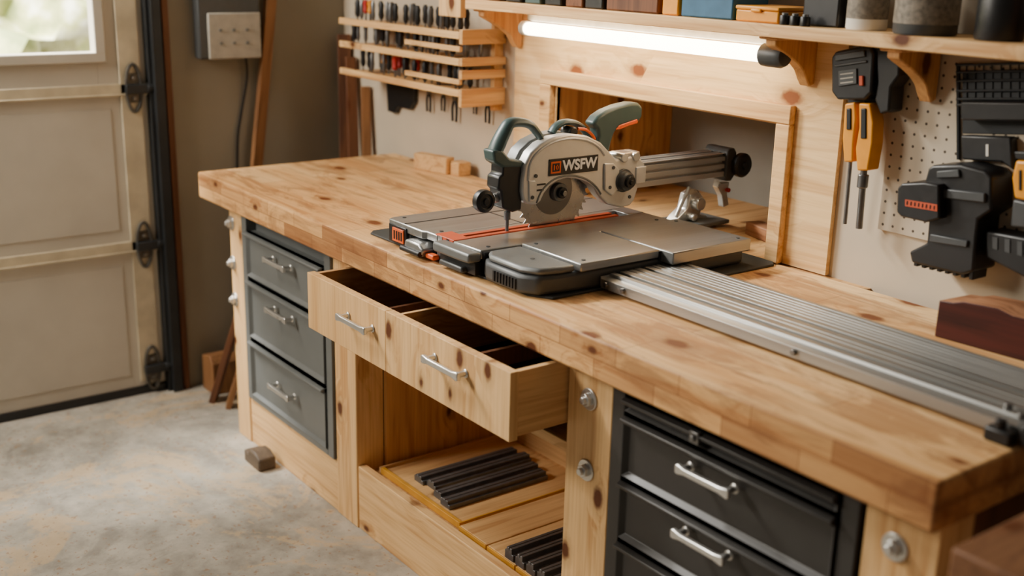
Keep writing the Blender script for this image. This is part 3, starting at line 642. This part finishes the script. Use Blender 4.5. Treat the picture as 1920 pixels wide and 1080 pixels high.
def driver(x,y,z,h,hm,hl=.5,r=.007,grp='hand tools in the wall rack'):
    t=thing('screwdriver',(x,y,z),{m_red:'red-handled',m_yellow:'yellow-handled',m_black:'black-handled',m_steel:'steel-handled'}[hm]+' screwdriver standing in the wall rack','screwdriver',grp)
    bm=B(); lathe(bm,(x,y,z),[(r*.3,0),(r*.35,.002),(r*.35,h*(1-hl))],10); obj('shaft',bm,m_steel,t)
    bm=B(); a=z+h*(1-hl); lathe(bm,(x,y,a),[(r*.6,0),(r,h*hl*.2),(r*.8,h*hl*.5),(r,h*hl*.8),(r*.5,h*hl)],10); obj('handle',bm,hm,t)
    return t
base={m:driver(-.10+.03*i,.66,LV[2]+.0005,.075,m,(.8,.85,.6,.6)[i],(.010,.008,.011,.011)[i]) for i,m in enumerate((m_black,m_steel,m_red,m_yellow))}
bl=list(base.values())
for k in range(24):
    src=bl[0 if k%3 else 1]
    copy_thing(src,(RX0+.14+k*.025-WO[src.name].x,random.uniform(-.03,.05),0))
for k in range(29):
    src=bl[(1,0,1,1)[k%4]]
    copy_thing(src,(RX0+.02+k*.025-WO[src.name].x,random.uniform(-.03,.06),LV[1]-LV[2]))
for k in range(27):
    src=bl[2] if k in (8,9,11,13) else bl[3] if k in (4,) else bl[k%2]
    copy_thing(src,(RX0+.02+k*.027-WO[src.name].x,random.uniform(-.03,.06),LV[0]-LV[2]))
def plier(x,z,s,mat,y=.755):
    t=thing('pliers',(x,y,z-.13*s),'dark pliers hanging on the wall below the rack','pliers','pliers hanging below the rack')
    bm=B(); prism(bm,[(x-.012*s,z-.04*s),(x-.004*s,z),(x+.004*s,z),(x+.012*s,z-.04*s),(x+.008*s,z-.055*s),(x-.008*s,z-.055*s)],'y',y-.004,y+.005); cyl(bm,(x,y-.004,z-.04*s),'y',.006*s,.006,14); obj('jaws',bm,m_steel,t,.001)
    for sg in (-1,1):
        bm=B(); tube(bm,smoothpath([(x+sg*.004*s,y,z-.05*s),(x+sg*.014*s,y,z-.08*s),(x+sg*.012*s,y,z-.13*s)],4),.005*s,8); obj('grip',bm,mat,t)
for i,x in enumerate((.22,.31,.38,.50,.57)):
    plier(x,1.1805,(.8,.7,.9,.6,.75)[i],m_black)
bm=B(); prism(bm,[(-.06,1.1797),(.13,1.1797),(.13,1.10),(.10,1.07),(.02,1.07),(.0,1.045),(-.05,1.045)],'y',.75,.77); obj('saw_case',bm,m_black,bevel=.003,label='flat dark tool case hanging below the wall rack',cat='tool case')
# ---------------------------------------------------------------- right wall tools
def W(u,v,y=.76):
    x,z=(1.90+(u-1560)*.00133+(v-95)*.00018, 1.42-(v-95)*.00118+(u-1560)*.0002)
    k=(y+1.406)/2.166
    return (3.586-(3.586-x)*k, 1.62-(1.62-z)*k)
YT=.755; YB=.7605
def wp(name,par,mat,bv,pts,y0,y1,seg=2,yr=None):
    bm=B(); prism(bm,[W(a,b,yr or .70) for a,b in pts],'y',y0,y1); return obj(name,bm,mat,par,bv,seg=seg)
hg=thing('power_driver',(1.99,.72,1.28),'black cordless power driver with small display hanging on wall','power tool')
wp('body',hg,m_black,.005,[(1562,108),(1570,98),(1622,92),(1640,94),(1646,108),(1640,178),(1626,190),(1572,188),(1560,172)],.69,YT,3)
wp('grip',hg,m_black,.005,[(1630,90),(1660,90),(1676,98),(1690,120),(1688,150),(1672,170),(1668,214),(1650,218),(1640,190),(1646,160),(1644,118)],.70,YT-.005,3)
wp('display',hg,m_castd,.001,[(1578,134),(1614,132),(1614,160),(1578,163)],.686,.69)
for i in range(3): wp('display_line',hg,m_grey2,0,[(1582,140+i*8),(1608,138.5+i*8),(1608,141+i*8),(1582,142.5+i*8)],.6852,.6862)
wp('accent',hg,m_slot,.001,[(1620,146),(1627,146),(1627,164),(1620,164)],.684,.69)
wp('top_rib',hg,m_castd,.002,[(1572,104),(1630,100),(1632,112),(1572,116)],.685,.69)
wp('top_rib',hg,m_castd,.002,[(1570,122),(1634,118),(1634,123),(1570,127)],.686,.69)
wp('bit_clip',hg,m_black,.003,[(1566,186),(1644,190),(1646,214),(1632,204),(1600,202),(1582,214),(1578,250),(1566,262)],.736,YT)
def bigdriver(hp,inl,sx,label,tip,collar=None):
    t=thing('long_screwdriver',(W(*hp[0])[0],.72,1.05),label,'screwdriver','long screwdrivers on the wall')
    wp('handle',t,m_yellow,.004,hp,.695,.7355,3)
    wp('grip_inlay',t,m_black,.002,inl,.692,.70)
    (u0,v0),(u1,v1)=sx; a=W(u0,v0,.71); b=W(u1,v1,.72)
    bm=B(); tube(bm,[(a[0],.712,a[1]),(b[0],.72,b[1])],tip,12); obj('shaft',bm,m_steel,t)
    if collar:
        p=W(*collar,.71); bm=B(); cyl(bm,(p[0],.714,p[1]),'z',.012,.03,14); obj('collar',bm,m_steel,t,.002)
bigdriver([(1584,196),(1604,194),(1606,225),(1600,270),(1598,306),(1580,306),(1578,262)],[(1589,205),(1598,205),(1597,245),(1588,245)],[(1590,305),(1577,425)],'yellow-handled long screwdriver with thin shaft on wall',.0045)
bigdriver([(1612,196),(1634,198),(1640,232),(1638,270),(1628,322),(1606,322),(1604,280),(1612,240)],[(1618,206),(1628,206),(1627,262),(1616,262)],[(1617,320),(1606,432)],'amber-handled long screwdriver with thick shaft on wall',.0075,(1613,342))
nl=thing('cordless_tool',(2.2,.70,1.0),'black cordless tool with orange-red lettering hanging on wall','power tool')
wp('battery_pack',nl,m_black,.004,[(1690,352),(1698,343),(1740,340),(1765,344),(1766,404),(1742,412),(1696,404),(1688,396)],.655,.74,3,.67)
wp('body',nl,m_black,.005,[(1738,338),(1744,316),(1752,310),(1800,308),(1840,318),(1852,330),(1852,386),(1830,402),(1826,440),(1822,494),(1802,502),(1712,488),(1708,468),(1740,450),(1744,410)],.68,YB,3,.69)
wp('body_rib',nl,m_castd,.002,[(1768,350),(1844,356),(1844,372),(1768,366)],.672,.681,2,.69)
wp('body_rib',nl,m_castd,.002,[(1750,432),(1815,440),(1813,452),(1748,446)],.674,.681,2,.69)
wp('body_rib',nl,m_castd,.002,[(1762,320),(1800,316),(1802,330),(1762,332)],.674,.681,2,.69)
for i in range(8):
    p=W(1716+i*14,482+i*2.2,.69); part_box('foot_tooth',nl,m_black,.002,p[0]-.005,p[0]+.005,.69,.74,p[1]-.016,p[1]+.004)
wp('badge',nl,m_slot,0,[(1700,373),(1758,380),(1758,392),(1700,385)],.6535,.6555,2,.66)
bm=B()
for i in range(8):
    p=W(1704+i*7,378+i*.95,.66); box(bm,p[0]-.0012,p[0]+.0012,.6525,.654,p[1]-.005,p[1]+.003)
obj('badge_marks',bm,m_black,nl)
wr=thing('wire_rack',(2.3,.76,1.3),'dark wire tool rack fixed to the perforated board','rack')
bm=B()
for v in (138,150,165,182,196,206):
    a=W(1792,v);b=W(1990,v+8); tube(bm,[(a[0],.755,a[1]),(b[0],.755,b[1])],.0028,8)
for i in range(15):
    a=W(1794+i*14,136+i*.6);b=W(1794+i*14,200+i*.6); tube(bm,[(a[0],.757,a[1]),(b[0],.757,b[1])],.0016,6)
for u in (1794,1990):
    a=W(u,136);b=W(u,300); tube(bm,[(a[0],.757,a[1]),(b[0],.757,b[1])],.004,8)
obj('wire_grid',bm,m_track,wr)
wp('rack_back',wr,m_track,.002,[(1800,150),(1990,158),(1990,262),(1800,255)],.7585,.7605,2,.76)
wp('rack_pocket',wr,m_black,.004,[(1798,258),(1880,262),(1884,318),(1866,304),(1800,300)],.735,.7605,2,.74)
wp('rack_pocket',wr,m_black,.004,[(1800,200),(1990,210),(1990,240),(1800,232)],.72,.757,2,.73)
wp('indicator',wr,m_white,0,[(1841,274),(1845,274),(1845,294),(1841,294)],.7338,.735,2,.74)
yt=thing('cordless_drill',(2.37,.70,1.05),'yellow and black cordless drill hanging on the wall','power tool')
wp('body',yt,m_yellow,.006,[(1890,300),(1960,304),(1965,330),(1950,376),(1888,364),(1884,330)],.69,.733,3)
wp('chuck',yt,m_castd,.004,[(1884,366),(1945,378),(1940,416),(1880,412)],.695,.733)
wp('grip',yt,m_black,.002,[(1888,286),(1966,290),(1962,302),(1890,298)],.69,.733)
for i in range(4): wp('grip_rib',yt,m_black,.001,[(1896+i*10,316),(1900+i*10,316),(1900+i*10,350),(1896+i*10,350)],.688,.691)
wp('wall_mount',yt,m_black,.001,[(1900,322),(1950,326),(1945,350),(1900,346)],.733,.7605)
th=thing('tool_holder',(2.37,.72,.99),'black slotted tool holder shelf on the wall','tool holder')
wp('holder_body',th,m_black,.005,[(1836,422),(1990,442),(1990,520),(1930,512),(1838,470)],.70,YB)
for i in range(6): wp('holder_slot',th,m_castd,0,[(1850+i*20,432+i*2),(1858+i*20,433+i*2),(1858+i*20,454+i*4),(1850+i*20,452+i*4)],.698,.701)
# ---------------------------------------------------------------- lights
def area(name,loc,tgt,sx,sy,e,col):
    l=bpy.data.lights.new(name,'AREA'); l.shape='RECTANGLE'; l.size=sx; l.size_y=sy; l.energy=e; l.color=col
    o=bpy.data.objects.new(name,l); COL.objects.link(o); o.location=loc
    o.rotation_euler=(Vector(tgt)-Vector(loc)).to_track_quat('-Z','Y').to_euler(); return o
area('daylight_opening',(.0,-2.5,2.35),(.8,.2,.6),.9,.8,74,(1.0,.93,.82))
area('added_bench_light',(-.25,-1.1,2.4),(.9,.3,.9),.5,.5,27,(1.0,.89,.74))  # added lamp above the door, puts grazing highlights on the bench top
area('garden_daylight',(-1.6,-1.5,3.6),(-3.0,-.5,1.2),1.5,1.5,1500,(1,.97,.9))
w=bpy.data.worlds.new('World'); bpy.context.scene.world=w; w.use_nodes=True
bg=w.node_tree.nodes['Background']; bg.inputs[0].default_value=(1,.90,.77,1); bg.inputs[1].default_value=.095
# ---------------------------------------------------------------- camera
cam=bpy.data.cameras.new('camera'); co=bpy.data.objects.new('camera',cam); COL.objects.link(co)
v1=Vector((-720,-135));v2=Vector((3950,-20)); c0=Vector((960,540)); f=2155.3
def dv(p): return Vector((p.x-c0.x,c0.y-p.y,-f))
X=(-dv(v1)).normalized(); Y=dv(v2).normalized(); Z=X.cross(Y).normalized(); Y=Z.cross(X)
co.matrix_world=Matrix.Translation((3.586,-1.406,1.62))@Matrix((X,Y,Z)).to_4x4()
cam.sensor_width=36; cam.lens=f/1920*36; cam.clip_start=.05
cam.dof.use_dof=True; cam.dof.focus_distance=2.8; cam.dof.aperture_fstop=1.8
bpy.context.scene.camera=co
